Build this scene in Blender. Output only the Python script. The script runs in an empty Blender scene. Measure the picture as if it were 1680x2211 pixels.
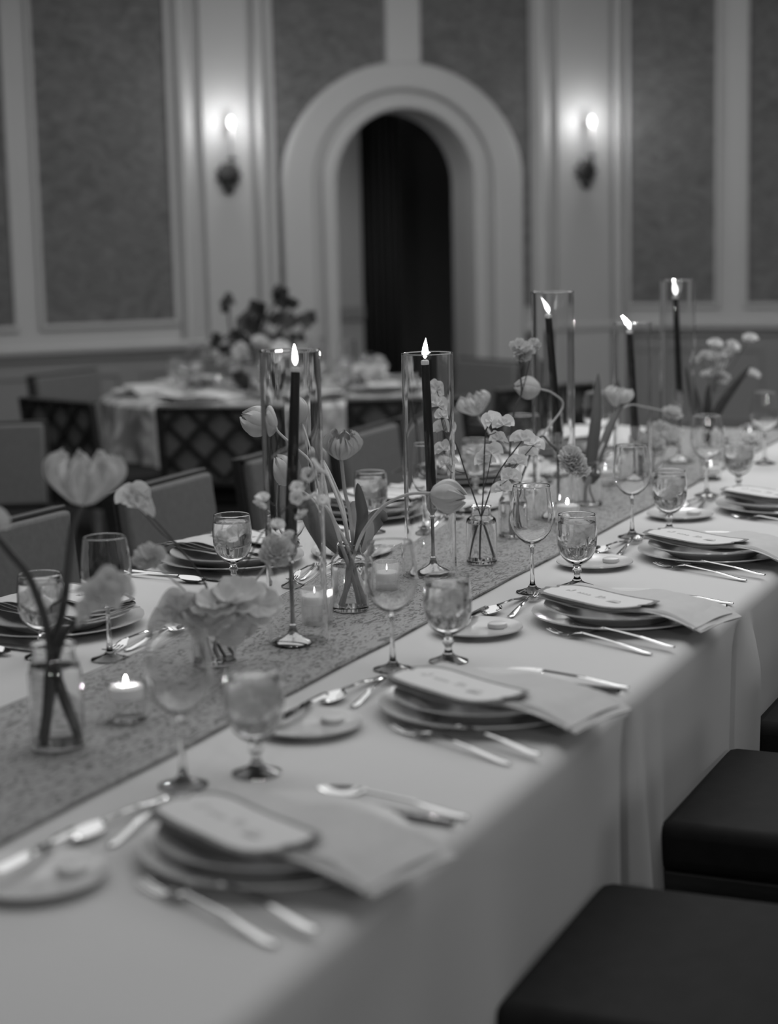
import bpy, math, random
from mathutils import Vector, Matrix, noise
PI = math.pi
sc = bpy.context.scene
COL = sc.collection
TZ = 0.75                                   # height of the table tops above the floor

# ------------------------------------------------------------------ camera
YAW, PITCH, ROLL = 0.42891482, 0.15523484, -0.02273744
FOC = 3943.67                               # focal length in pixels of a 1680 px wide frame
F = Vector((math.cos(YAW)*math.cos(PITCH), math.sin(YAW)*math.cos(PITCH), -math.sin(PITCH)))
R0 = Vector((math.sin(YAW), -math.cos(YAW), 0)); U0 = R0.cross(F)
Rv = R0*math.cos(ROLL) + U0*math.sin(ROLL); Uv = -R0*math.sin(ROLL) + U0*math.cos(ROLL)
cam = bpy.data.cameras.new('camera'); co = bpy.data.objects.new('camera', cam); COL.objects.link(co)
co.matrix_world = Matrix(((Rv.x, Uv.x, -F.x, -2.02991), (Rv.y, Uv.y, -F.y, -1.24028), (Rv.z, Uv.z, -F.z, 0.73517+TZ), (0, 0, 0, 1)))
cam.sensor_fit = 'HORIZONTAL'; cam.sensor_width = 42.0; cam.lens = 42.0*FOC/1680
cam.dof.use_dof = True; cam.dof.focus_distance = 3.68; cam.dof.aperture_fstop = cam.lens/1000/0.030
cam.clip_end = 60
sc.camera = co

# ------------------------------------------------------------------ world, exposure, lamps
sc.view_settings.view_transform = 'Standard'; sc.view_settings.look = 'None'
sc.view_settings.exposure = 0.0; sc.view_settings.gamma = 1.0; sc.view_settings.use_curve_mapping = False
w = bpy.data.worlds.new('dim_hall'); sc.world = w; w.use_nodes = True
w.node_tree.nodes['Background'].inputs[0].default_value = (.5, .5, .5, 1)
w.node_tree.nodes['Background'].inputs[1].default_value = 0.02
sc.cycles.max_bounces = 14; sc.cycles.transparent_max_bounces = 32; sc.cycles.transmission_bounces = 12
sc.cycles.glossy_bounces = 6; sc.cycles.diffuse_bounces = 4
sc.cycles.sample_clamp_indirect = 3.0; sc.cycles.use_denoising = True
sc.cycles.caustics_refractive = True; sc.cycles.caustics_reflective = True; sc.cycles.blur_glossy = 0.5

def area(name, loc, target, sx, sy, power):
    l = bpy.data.lights.new(name, 'AREA'); l.shape = 'RECTANGLE'; l.size = sx; l.size_y = sy; l.energy = power
    o = bpy.data.objects.new(name, l); COL.objects.link(o); o.location = loc
    o.rotation_euler = (Vector(target)-Vector(loc)).to_track_quat('-Z', 'Y').to_euler(); return o
area('unseen_overhead_light', (3.2, 0.6, 3.17), (3.2, 0.6, 0), 6.5, 7.0, 182)
area('unseen_overhead_light', (4.8, 0.4, 3.1), (2.8, 0.2, 0), 1.2, 1.2, 36)
area('unseen_overhead_light', (6.7, 1.6, 3.15), (8.6, 1.9, 0.8), 2.0, 2.0, 34)  # added, with no fixture, to brighten the wall panels at the right
area('frontal_fill', (-3.9, -0.9, 2.1), (1.5, 0.1, 0.8), .28, .28, 14)  # unseen frontal light added to lift upright faces and dot the glasses
area('frontal_fill', (-2.6, -3.4, 2.1), (1.5, 0.1, 0.8), .28, .28, 17)  # second added frontal light, likewise no real fitting

# ------------------------------------------------------------------ materials
def nodes(name):
    m = bpy.data.materials.new(name); m.use_nodes = True; nt = m.node_tree; nt.nodes.clear()
    return m, nt, nt.nodes.new('ShaderNodeOutputMaterial')
def N(nt, t, **kw):
    n = nt.nodes.new(t)
    for k, v in kw.items():
        if k in n.inputs: n.inputs[k].default_value = v
        else: setattr(n, k, v)
    return n
def g(v): return (v, v, v, 1)
def plain(name, col, rough=.6, metal=0.0, nscale=0, namt=0.0, bump=0.0, bscale=200, spec=.5, trans=0.0, stretch=None):
    m, nt, out = nodes(name)
    b = N(nt, 'ShaderNodeBsdfPrincipled', Roughness=rough, Metallic=metal)
    b.inputs['Specular IOR Level'].default_value = spec; b.inputs['Base Color'].default_value = g(col)
    tc = nt.nodes.new('ShaderNodeTexCoord'); src = tc.outputs['Object']
    if stretch:
        mp = nt.nodes.new('ShaderNodeMapping'); mp.inputs['Scale'].default_value = stretch; nt.links.new(src, mp.inputs[0]); src = mp.outputs[0]
    if nscale:
        n = N(nt, 'ShaderNodeTexNoise', Scale=nscale, Detail=4.0); nt.links.new(src, n.inputs['Vector'])
        r = nt.nodes.new('ShaderNodeValToRGB'); r.color_ramp.elements[0].position = .3; r.color_ramp.elements[1].position = .7
        r.color_ramp.elements[0].color = g(col*(1-namt)); r.color_ramp.elements[1].color = g(min(1, col*(1+namt)))
        nt.links.new(n.outputs['Fac'], r.inputs[0]); nt.links.new(r.outputs[0], b.inputs['Base Color'])
    if bump:
        n2 = N(nt, 'ShaderNodeTexNoise', Scale=bscale, Detail=3.0); nt.links.new(src, n2.inputs['Vector'])
        bp = N(nt, 'ShaderNodeBump', Strength=bump, Distance=.002); nt.links.new(n2.outputs['Fac'], bp.inputs['Height']); nt.links.new(bp.outputs[0], b.inputs['Normal'])
    if trans:
        t = nt.nodes.new('ShaderNodeBsdfTranslucent'); t.inputs[0].default_value = g(col)
        mx = N(nt, 'ShaderNodeMixShader'); mx.inputs[0].default_value = trans
        nt.links.new(b.outputs[0], mx.inputs[1]); nt.links.new(t.outputs[0], mx.inputs[2]); nt.links.new(mx.outputs[0], out.inputs[0])
    else: nt.links.new(b.outputs[0], out.inputs[0])
    return m
def thin_glass(name, tint=.98, top=.9, edge=.22):
    """thin pane: clear straight on, darker and more mirroring towards grazing, the same from both sides"""
    m, nt, out = nodes(name)
    lw = N(nt, 'ShaderNodeLayerWeight', Blend=.5); pw = N(nt, 'ShaderNodeMath', operation='POWER'); pw.inputs[1].default_value = 3.2
    ma = N(nt, 'ShaderNodeMath', operation='MULTIPLY_ADD'); ma.inputs[1].default_value = top; ma.inputs[2].default_value = .038
    t = nt.nodes.new('ShaderNodeBsdfTransparent')
    p2 = N(nt, 'ShaderNodeMath', operation='POWER'); p2.inputs[1].default_value = 4.5
    mc = N(nt, 'ShaderNodeMix', data_type='RGBA'); mc.inputs['A'].default_value = g(tint); mc.inputs['B'].default_value = g(edge)
    nt.links.new(lw.outputs['Facing'], p2.inputs[0]); nt.links.new(p2.outputs[0], mc.inputs['Factor']); nt.links.new(mc.outputs['Result'], t.inputs[0])
    gl = N(nt, 'ShaderNodeBsdfGlossy', Roughness=.015); gl.inputs[0].default_value = g(.95)
    mx = N(nt, 'ShaderNodeMixShader'); nt.links.new(lw.outputs['Facing'], pw.inputs[0]); nt.links.new(pw.outputs[0], ma.inputs[0]); nt.links.new(ma.outputs[0], mx.inputs[0])
    nt.links.new(t.outputs[0], mx.inputs[1]); nt.links.new(gl.outputs[0], mx.inputs[2])
    nt.links.new(mx.outputs[0], out.inputs[0]); return m
def solid_glass(name, ior, rough=0.0, col=.99):
    m, nt, out = nodes(name)
    b = N(nt, 'ShaderNodeBsdfGlass', IOR=ior, Roughness=rough); b.inputs[0].default_value = g(col); nt.links.new(b.outputs[0], out.inputs[0]); return m
def emit(name, s):
    m, nt, out = nodes(name)
    e = N(nt, 'ShaderNodeEmission', Strength=s); e.inputs[0].default_value = g(1); nt.links.new(e.outputs[0], out.inputs[0]); return m
def damask(name, lo, hi, scale, stretch, ramp=(.42, .58), dist=1.5, bump=.0, detail=5.0):
    m, nt, out = nodes(name)
    tc = nt.nodes.new('ShaderNodeTexCoord'); mp = nt.nodes.new('ShaderNodeMapping'); mp.inputs['Scale'].default_value = stretch
    nt.links.new(tc.outputs['Object'], mp.inputs[0])
    n = N(nt, 'ShaderNodeTexNoise', Scale=scale, Detail=detail, Distortion=dist); nt.links.new(mp.outputs[0], n.inputs['Vector'])
    r = nt.nodes.new('ShaderNodeValToRGB'); r.color_ramp.elements[0].position, r.color_ramp.elements[1].position = ramp
    r.color_ramp.elements[0].color = g(lo); r.color_ramp.elements[1].color = g(hi)
    b = N(nt, 'ShaderNodeBsdfPrincipled', Roughness=.75); b.inputs['Specular IOR Level'].default_value = .2
    nt.links.new(n.outputs['Fac'], r.inputs[0]); nt.links.new(r.outputs[0], b.inputs['Base Color'])
    if bump:
        bp = N(nt, 'ShaderNodeBump', Strength=bump, Distance=.001); nt.links.new(n.outputs['Fac'], bp.inputs['Height']); nt.links.new(bp.outputs[0], b.inputs['Normal'])
    nt.links.new(b.outputs[0], out.inputs[0]); return m

M = dict(
    cloth=plain('white_linen', 0.536, .85, nscale=3, namt=.02, bump=.12, bscale=900, spec=.1),
    napkin=plain('napkin_linen', 0.478, .85, nscale=30, namt=.03, bump=.2, bscale=700, spec=.1),
    runner=damask('jacquard_runner', 0.123, 0.304, 21, (1.5, 3.4, 1), (.40, .50), 2.2, .25),
    runner_edge=plain('runner_hem', 0.159, .8),
    paint=plain('cream_paint', 0.406, .55, nscale=2, namt=.03),
    dado=plain('dado_paint', .215, .5, nscale=2, namt=.04),
    paper=damask('damask_wallpaper', .100, .160, 8, (1, 1, 1.7), (.36, .64), 2.4),
    ceil=plain('ceiling_plaster', 0.435, .8, nscale=3, namt=.02),
    room=plain('side_wall_paint', 0.275, .7, nscale=2, namt=.05),
    carpet=plain('dark_carpet', 0.036, .95, nscale=40, namt=.5, bump=.6, bscale=300, spec=.1),
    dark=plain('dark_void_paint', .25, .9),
    drape=plain('dark_drape', 0.051, .9, spec=.1),
    backpaint=plain('dim_room_paint', 0.362, .7),
    fabric=plain('grey_upholstery', 0.125, .85, nscale=60, namt=.08, bump=.3, bscale=500, spec=.1),
    fabric2=plain('backrest_rear_fabric', 0.116, .85, nscale=60, namt=.1, bump=.3, bscale=500, spec=.1),
    seat=plain('dark_leatherette', 0.014, .75, nscale=30, namt=.15, bump=.2, bscale=300, spec=.12),
    wood=plain('ebonised_wood', .018, .45, nscale=20, namt=.3, stretch=(1, 1, 8)),
    china=plain('white_china', 0.536, .18, spec=.5, nscale=4, namt=.01),
    silver=plain('polished_silver', .58, .09, 1.0, bump=.05, bscale=60),
    blade=plain('satin_blade', .55, .22, 1.0, bump=.6, bscale=90, stretch=(1, 1, 1)),
    brass=plain('polished_brass', .36, .2, 1.0, bump=.05, bscale=30),
    card=plain('white_card', 0.58, .8, nscale=40, namt=.02),
    cardrim=plain('grey_card_border', 0.159, .8, nscale=60, namt=.2),
    ink=plain('grey_ink', .30, .8),
    butter=plain('butter', 0.543, .4),
    wax=plain('black_wax', .012, .35, nscale=30, namt=.3),
    waxtip=plain('molten_wax_glow', .7, .3, trans=.5),  # pale colour stands in for the flame's glow in the black wax
    tealwax=plain('white_wax', .92, .4, trans=.45),
    bronze=plain('dark_bronze', .06, .4, .6, nscale=60, namt=.4, bump=.4, bscale=120),
    sleeve=plain('candle_sleeve', .45, .5, trans=.3),
    glass=solid_glass('clear_glass', 1.45),
    tube=solid_glass('hurricane_glass', 1.45),
    stem=solid_glass('solid_crystal', 1.5),
    water=solid_glass('water', 1.33),
    flame=emit('candle_flame', 130.0), vflame=emit('votive_flame', 380.0), bulb=emit('sconce_bulb', 6.0),
    petal=plain('pale_tulip_petal', .60, .6, nscale=60, namt=.08, trans=.3, bump=.2, bscale=120, stretch=(1, 1, .3)),
    white=plain('white_petal', .92, .6, nscale=60, namt=.05, trans=.3),
    blush=plain('blush_petal', .74, .6, nscale=50, namt=.10, trans=.45),
    stalk=plain('green_stem', .40, .5, nscale=40, namt=.1),
    darkstalk=plain('dark_stem', .045, .5),
    leaf=plain('tulip_leaf', 0.087, .5, nscale=20, namt=.2, stretch=(1, 1, .2)),
    darkleaf=plain('dark_foliage', 0.022, .6, nscale=30, namt=.4),
    roundcloth=damask('patterned_tablecloth', 0.159, 0.449, 7, (1, 1, 1), (.40, .60), 1.4),
)
def frosted_ribs():
    m = thin_glass('ribbed_votive_glass', .97, .6, .5); nt = m.node_tree; out = [n for n in nt.nodes if n.type == 'OUTPUT_MATERIAL'][0]
    base = out.inputs[0].links[0].from_node; t = nt.nodes.new('ShaderNodeBsdfTranslucent'); t.inputs[0].default_value = g(.9)
    mx = N(nt, 'ShaderNodeMixShader'); mx.inputs[0].default_value = .26
    nt.links.new(base.outputs[0], mx.inputs[1]); nt.links.new(t.outputs[0], mx.inputs[2]); nt.links.new(mx.outputs[0], out.inputs[0]); return m
M['glass2'] = frosted_ribs()
def ice_mat():
    m, nt, out = nodes('ice')
    t = nt.nodes.new('ShaderNodeBsdfTransparent'); d = nt.nodes.new('ShaderNodeBsdfDiffuse'); d.inputs[0].default_value = g(.85)
    n = N(nt, 'ShaderNodeTexNoise', Scale=70.0, Detail=3.0, Distortion=2.0); r = nt.nodes.new('ShaderNodeValToRGB')
    r.color_ramp.elements[0].color = g(.03); r.color_ramp.elements[1].color = g(.50)
    mx = N(nt, 'ShaderNodeMixShader'); nt.links.new(n.outputs['Fac'], r.inputs[0]); nt.links.new(r.outputs[0], mx.inputs[0])
    nt.links.new(t.outputs[0], mx.inputs[1]); nt.links.new(d.outputs[0], mx.inputs[2]); nt.links.new(mx.outputs[0], out.inputs[0]); return m
M['ice'] = ice_mat()

# ------------------------------------------------------------------ mesh helpers
class MB:
    def __init__(s): s.v = []; s.f = []
    def add(s, vs, fs):
        o = len(s.v); s.v += [tuple(p) for p in vs]; s.f += [tuple(i+o for i in f) for f in fs]; return s
    def box(s, a, b):
        x0, y0, z0 = a; x1, y1, z1 = b
        return s.add([(x0, y0, z0), (x1, y0, z0), (x1, y1, z0), (x0, y1, z0), (x0, y0, z1), (x1, y0, z1), (x1, y1, z1), (x0, y1, z1)],
                     [(3, 2, 1, 0), (4, 5, 6, 7), (0, 1, 5, 4), (1, 2, 6, 5), (2, 3, 7, 6), (3, 0, 4, 7)])
    def prism(s, pts, fn, d0, d1):
        """outline pts (a,b) closed, extruded between depths d0,d1; fn(a,b,d)->xyz"""
        n = len(pts); vs = [fn(a, b, d0) for a, b in pts]+[fn(a, b, d1) for a, b in pts]
        return s.add(vs, [tuple(range(n)), tuple(range(2*n-1, n-1, -1))]+[(i, i+n, (i+1) % n+n, (i+1) % n) for i in range(n)])
    def lathe(s, prof, n=32, c=(0, 0, 0), flute=None, M3=None):
        vs = []; fs = []; ring = []
        for (z, r) in prof:
            if r < 1e-6: ring.append([len(vs)]); vs.append((0, 0, z))
            else:
                ids = []
                for i in range(n):
                    a = 2*PI*i/n; rr = r*(1+(flute(z, a) if flute else 0)); ids.append(len(vs)); vs.append((rr*math.cos(a), rr*math.sin(a), z))
                ring.append(ids)
        for A, B in zip(ring, ring[1:]):
            for i in range(n):
                j = (i+1) % n
                if len(A) == 1 and len(B) == 1: continue
                if len(A) == 1: fs.append((A[0], B[j], B[i]))
                elif len(B) == 1: fs.append((A[i], A[j], B[0]))
                else: fs.append((A[i], A[j], B[j], B[i]))
        if M3 is not None: vs = [M3 @ Vector(v) for v in vs]
        return s.add([(v[0]+c[0], v[1]+c[1], v[2]+c[2]) for v in vs], fs)
    def tube(s, pts, rad, n=8, cap=True):
        pts = [Vector(p) for p in pts]; m = len(pts); rad = rad if isinstance(rad, (list, tuple)) else [rad]*m
        vs = []; up = Vector((.13, .31, 1)).normalized(); T0 = None
        for i, p in enumerate(pts):
            t = (pts[min(i+1, m-1)]-pts[max(i-1, 0)]).normalized()
            if i == 0:
                a = t.cross(up)
                if a.length < .1: a = t.cross(Vector((1, 0, 0)))
                a.normalize()
            else: a = (a - t*a.dot(t)).normalized()
            b = t.cross(a)
            for k in range(n):
                th = 2*PI*k/n; vs.append(p+(a*math.cos(th)+b*math.sin(th))*rad[i])
        fs = [(i*n+k, i*n+(k+1) % n, (i+1)*n+(k+1) % n, (i+1)*n+k) for i in range(m-1) for k in range(n)]
        if cap: fs += [tuple(range(n-1, -1, -1)), tuple((m-1)*n+k for k in range(n))]
        return s.add(vs, fs)
    def grid(s, fn, nu, nv, wrap=False):
        vs = [fn(i/nu, j/nv) for i in range(nu+1) for j in range(nv+1)]
        return s.add(vs, [(i*(nv+1)+j, (i+1)*(nv+1)+j, (i+1)*(nv+1)+j+1, i*(nv+1)+j+1) for i in range(nu) for j in range(nv)])
    def slab(s, fn, th, nu, nv):
        """closed sheet: fn(u,v)->Vector top surface, th below"""
        T = [[Vector(fn(i/nu, j/nv)) for j in range(nv+1)] for i in range(nu+1)]
        vs = []; W = nv+1
        for i in range(nu+1):
            for j in range(nv+1): vs.append(T[i][j])
        for i in range(nu+1):
            for j in range(nv+1):
                du = T[min(i+1, nu)][j]-T[max(i-1, 0)][j]; dv = T[i][min(j+1, nv)]-T[i][max(j-1, 0)]
                nn = du.cross(dv)
                nn = nn.normalized() if nn.length > 1e-12 else Vector((0, 0, 1))
                vs.append(T[i][j]-nn*th)
        K = (nu+1)*W
        fs = [(i*W+j, (i+1)*W+j, (i+1)*W+j+1, i*W+j+1) for i in range(nu) for j in range(nv)]
        fs += [(K+i*W+j+1, K+(i+1)*W+j+1, K+(i+1)*W+j, K+i*W+j) for i in range(nu) for j in range(nv)]
        for i in range(nu): fs += [(i*W, K+i*W, K+(i+1)*W, (i+1)*W), ((i+1)*W+nv, K+(i+1)*W+nv, K+i*W+nv, i*W+nv)]
        for j in range(nv): fs += [(j+1, K+j+1, K+j, j), (nu*W+j, K+nu*W+j, K+nu*W+j+1, nu*W+j+1)]
        return s.add(vs, fs)
    def build(s, name, mat, parent=None, smooth=True, bevel=0.0, sub=0, local=False):
        me = bpy.data.meshes.new(name)
        off = Vector((0, 0, 0))
        if parent is not None and not local:
            q = parent
            while q is not None: off += Vector(q.location); q = q.parent
        me.from_pydata([(v[0]-off.x, v[1]-off.y, v[2]-off.z) for v in s.v], [], s.f); me.update()
        if smooth:
            me.polygons.foreach_set('use_smooth', [True]*len(me.polygons))
            me.set_sharp_from_angle(angle=math.radians(40))
        me.materials.append(mat if not isinstance(mat, str) else M[mat])
        o = bpy.data.objects.new(name, me); COL.objects.link(o)
        if parent is not None: o.parent = parent
        if bevel:
            b = o.modifiers.new('bevel', 'BEVEL'); b.width = bevel; b.segments = 3; b.limit_method = 'ANGLE'
        if sub:
            b = o.modifiers.new('subdivision', 'SUBSURF'); b.levels = sub; b.render_levels = sub
        return o
def tag(o, label=None, cat=None, group=None, kind=None):
    if label: o['label'] = label
    if cat: o['category'] = cat
    if group: o['group'] = group
    if kind: o['kind'] = kind
    return o
def thing(name, label, cat, loc=(0, 0, 0), group=None):
    o = bpy.data.objects.new(name, None); COL.objects.link(o); o.location = loc; o.empty_display_size = .02
    return tag(o, label, cat, group)
def copy_tree(o, parent=None):
    c = o.copy(); COL.objects.link(c)
    if parent is not None: c.parent = parent
    for ch in o.children: copy_tree(ch, c)
    return c
class Kind:
    """a thing built once at the origin; its first placing moves it, later ones copy it"""
    def __init__(s, root): s.root = root; s.used = False
    def place(s, loc, rz, label, cat, group=None, rx=0.0, ry=0.0):
        o = s.root if not s.used else copy_tree(s.root)
        s.used = True; o.location = loc; o.rotation_euler = (rx, ry, rz)
        for k in ('label', 'category', 'group'):
            if k in o: del o[k]
        return tag(o, label, cat, group)
def structure(o): o['kind'] = 'structure'; return o

# ------------------------------------------------------------------ the room
OA = Vector((6.409, 4.766)); tA = Vector((.70222, -.71196)); nA = Vector((-.71196, -.70222))   # long wall with the arch
OB = Vector((8.982, 2.161)); tB = Vector((.0355, -.9994)); nB = Vector((-.9994, -.0355))       # wall right of it
def wA(s, z, n=0.0): p = OA+tA*s+nA*n; return (p.x, p.y, z)
def wB(s, z, n=0.0): p = OB+tB*s+nB*n; return (p.x, p.y, z)
H = 3.2; S0, S1 = -3.0, 3.661
CX = 2.212; RI = .433; ZS = 1.725; RO_X = .757; RO_Z = .705        # arch centre line, inner radius, spring height, outer radii
def arc(rx, rz, n=28, a0=0.0, a1=PI): return [(CX+rx*math.cos(a0+(a1-a0)*i/n), ZS+rz*math.sin(a0+(a1-a0)*i/n)) for i in range(n+1)]
wall = MB(); T = -.30
wall.prism([(S0, 0), (CX-RI, 0), (CX-RI, ZS)]+arc(RI, RI, 14, PI, PI/2)[1:]+[(CX, H), (S0, H)], wA, T, 0)
wall.prism([(CX, H)]+[(CX, ZS+RI)]+arc(RI, RI, 14, PI/2, 0)[1:]+[(CX+RI, 0), (S1, 0), (S1, H)], wA, T, 0)
wall_back = structure(wall.build('wall_back', 'paint', smooth=False))
wall_right = structure(MB().prism([(0, 0), (6.2, 0), (6.2, H), (0, H)], wB, T, 0).build('wall_right', 'paint', smooth=False))
cornA = Vector(wA(S0, 0)[:2]); cornB = Vector(wB(6.2, 0)[:2])
structure(MB().box((-5, cornA.y, 0), (cornA.x+.2, cornA.y+.2, H)).build('wall_left', 'room', smooth=False))
structure(MB().box((-5.2, cornB.y-.2, 0), (-5, cornA.y+.2, H)).build('wall_front', 'room', smooth=False))
structure(MB().box((-5, cornB.y-.2, 0), (cornB.x+.3, cornB.y, H)).build('wall_side', 'room', smooth=False))
structure(MB().box((-5.2, cornB.y-.2, -.1), (13, cornA.y+.2, 0)).build('floor', 'carpet', smooth=False))
structure(MB().box((-5.2, cornB.y-.2, H), (13, cornA.y+.2, H+.1)).build('ceiling', 'ceil', smooth=False))

def on_wall(name, shape, mat, wl, fn, d0, d1, parts=None, smooth=False, bevel=0.0):
    m = MB()
    for p in shape: m.prism(p, fn, d0, d1)
    return m.build(name, mat, wl, smooth, bevel)
def rect(a0, b0, a1, b1): return [(a0, b0), (a1, b0), (a1, b1), (a0, b1)]
ZP = .985                                                            # lower edge of the wallpaper panels
def panel(wl, fn, s0, s1, z0=ZP, z1=H-.25):
    on_wall('wallpaper_panel', [rect(s0, z0, s1, z1)], 'paper', wl, fn, .001, .008)
def frame(wl, fn, s0, s1, z0=ZP, w_=.028):
    for a, b, c, d in ((s0-w_, z0-w_, s1+w_, z0), (s0-w_, z0, s0, H-.25), (s1, z0, s1+w_, H-.25)):
        on_wall('panel_moulding', [rect(a, b, c, d)], 'paint', wl, fn, .001, .022, bevel=.006)
def half_round(wl, fn, s0, s1, depth, z0, z1, name='moulding_strip'):
    m = MB(); n = 10; pr = [(s0+(s1-s0)*(1-math.cos(PI*i/n))/2, depth*math.sin(PI*i/n)**.8) for i in range(n+1)]
    m.grid(lambda u, v: fn(pr[round(u*n)][0], z0+(z1-z0)*v, pr[round(u*n)][1]+.001), n, 1)
    return m.build(name, 'paint', wl, True)
for a, b in ((-1.05, -.10), (.070, .805)): panel(wall_back, wA, a, b); frame(wall_back, wA, a, b)
# spandrel papers either side of the keystone strip, cut round the arch
def spandrel(sa, sb):
    n = 22; top = H-.25; lo = []
    for i in range(n+1):
        s_ = sa+(sb-sa)*i/n; x = (s_-CX)/(RO_X-.03)
        lo.append((s_, ZP if abs(x) >= 1 else ZS+(RO_Z-.03)*math.sqrt(1-x*x)))
    on_wall('wallpaper_panel', [[(s_, z) for s_, z in lo]+[(sb, top), (sa, top)]], 'paper', wall_back, wA, .001, .008)
spandrel(1.437, 2.105); spandrel(2.322, 3.029)
for s0, s1, dp in ((.845, .943, .055), (1.309, 1.383, .05), (3.053, 3.161, .05), (3.582, 3.655, .05)):
    half_round(wall_back, wA, s0, s1, dp, .85, H)
for s0, s1 in ((.818, .842), (1.390, 1.430), (3.032, 3.050)):
    on_wall('panel_fillet', [rect(s0, ZP-.02, s1, H)], 'paint', wall_back, wA, .001, .014)
for s0, s1 in ((.997, 1.279), (3.198, 3.560)):
    on_wall('pilaster', [rect(s0, 0, s1, H)], 'paint', wall_back, wA, .001, .045, bevel=.008)
# arch surround: outer band, groove, inner bead, running down both jambs
def surround(rx0, rz0, rx1, rz1, d, name, bev=.01):
    n = 40; o = [(CX+rx1, 0)]+arc(rx1, rz1, n)+[(CX-rx1, 0)]; i_ = [(CX+rx0, 0)]+arc(rx0, rz0, n)+[(CX-rx0, 0)]
    m = MB(); k = len(o); vs = [wA(a, b, .001) for a, b in o]+[wA(a, b, .001) for a, b in i_]+[wA(a, b, d) for a, b in o]+[wA(a, b, d) for a, b in i_]
    fs = []
    for q in range(k-1):
        fs += [(2*k+q, 2*k+q+1, 3*k+q+1, 3*k+q), (q, q+1, 2*k+q+1, 2*k+q), (k+q+1, k+q, 3*k+q, 3*k+q+1), (q+1, q, k+q, k+q+1)]
    m.add(vs, fs); return m.build(name, 'paint', wall_back, True, bev)
surround(RI-.003, RI-.003, .515, .505, .075, 'arch_inner_band', .02)
surround(.515, .505, .560, .540, .018, 'arch_groove', 0)
surround(.560, .540, RO_X, RO_Z, .060, 'arch_outer_band', .022)
on_wall('keystone_strip', [rect(2.109, ZS+RO_Z-.01, 2.324, H)], 'paint', wall_back, wA, .001, .05, bevel=.008)
# chair rail and dado below it
for sA, sB_, wl, fn in ((S0, CX-RO_X-.002, wall_back, wA), (CX+RO_X+.002, S1, wall_back, wA), (0, 6.2, wall_right, wB)):
    on_wall('chair_rail', [rect(sA, .825, sB_, .868)], 'paint', wl, fn, .001, .06, bevel=.012)
    on_wall('rail_cove', [rect(sA, .785, sB_, .825)], 'dado', wl, fn, .001, .035, bevel=.008)
    on_wall('dado', [rect(sA, .14, sB_, .785)], 'dado', wl, fn, .001, .012)
    on_wall('skirting', [rect(sA, 0, sB_, .14)], 'dado', wl, fn, .001, .03)
    a = sA+.12
    while a < sB_-.3:
        b = min(a+.75, sB_-.1)
        for q in ((a, .25, b, .27), (a, .69, b, .71), (a, .27, a+.02, .69), (b-.02, .27, b, .69)):
            on_wall('dado_moulding', [rect(*q)], 'dado', wl, fn, .012, .024)
        a = b+.12
for a, b in ((.052, .578), (.780, 1.32), (1.52, 2.06), (2.9, 3.9), (4.5, 5.5)): panel(wall_right, wB, a, b, .977); frame(wall_right, wB, a, b, .977)
# the unlit room behind the arch
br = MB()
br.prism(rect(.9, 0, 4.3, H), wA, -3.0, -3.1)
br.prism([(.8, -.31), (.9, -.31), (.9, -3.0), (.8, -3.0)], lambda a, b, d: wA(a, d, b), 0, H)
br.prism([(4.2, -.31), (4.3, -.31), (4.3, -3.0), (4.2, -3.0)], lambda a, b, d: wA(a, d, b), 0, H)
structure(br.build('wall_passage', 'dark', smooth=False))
pw = structure(MB().prism(rect(1.9, 0, 2.368, 2.35), wA, -1.35, -1.2).build('wall_passage_end', 'backpaint', smooth=False))
on_wall('dark_rail', [rect(2.18, .885, 2.366, .968)], 'dark', pw, wA, -1.2, -1.17)
dm = MB()
for i in range(24):
    a = 2.40+i*.0105; d = -1.28+.03*math.sin(i*1.35)
    dm.add([wA(a, 0.02, d), wA(a+.0105, 0.02, -1.28+.03*math.sin((i+1)*1.35)), wA(a+.0105, 2.4, -1.28+.03*math.sin((i+1)*1.35)), wA(a, 2.4, d)], [(0, 1, 2, 3)])
dr = dm.build('curtain', 'drape'); sm = dr.modifiers.new('thickness', 'SOLIDIFY'); sm.thickness = .006
tag(dr, 'dark full-length curtain hanging in soft folds beyond the arch', 'curtain')
lp = bpy.data.lights.new('passage_fill', 'POINT'); lp.energy = 5.5; lp.shadow_soft_size = .15  # unseen light added to lift the pale strip and dark walls
lo_ = bpy.data.objects.new('passage_fill', lp); COL.objects.link(lo_); lo_.location = wA(1.55, 1.9, -.75)

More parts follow.
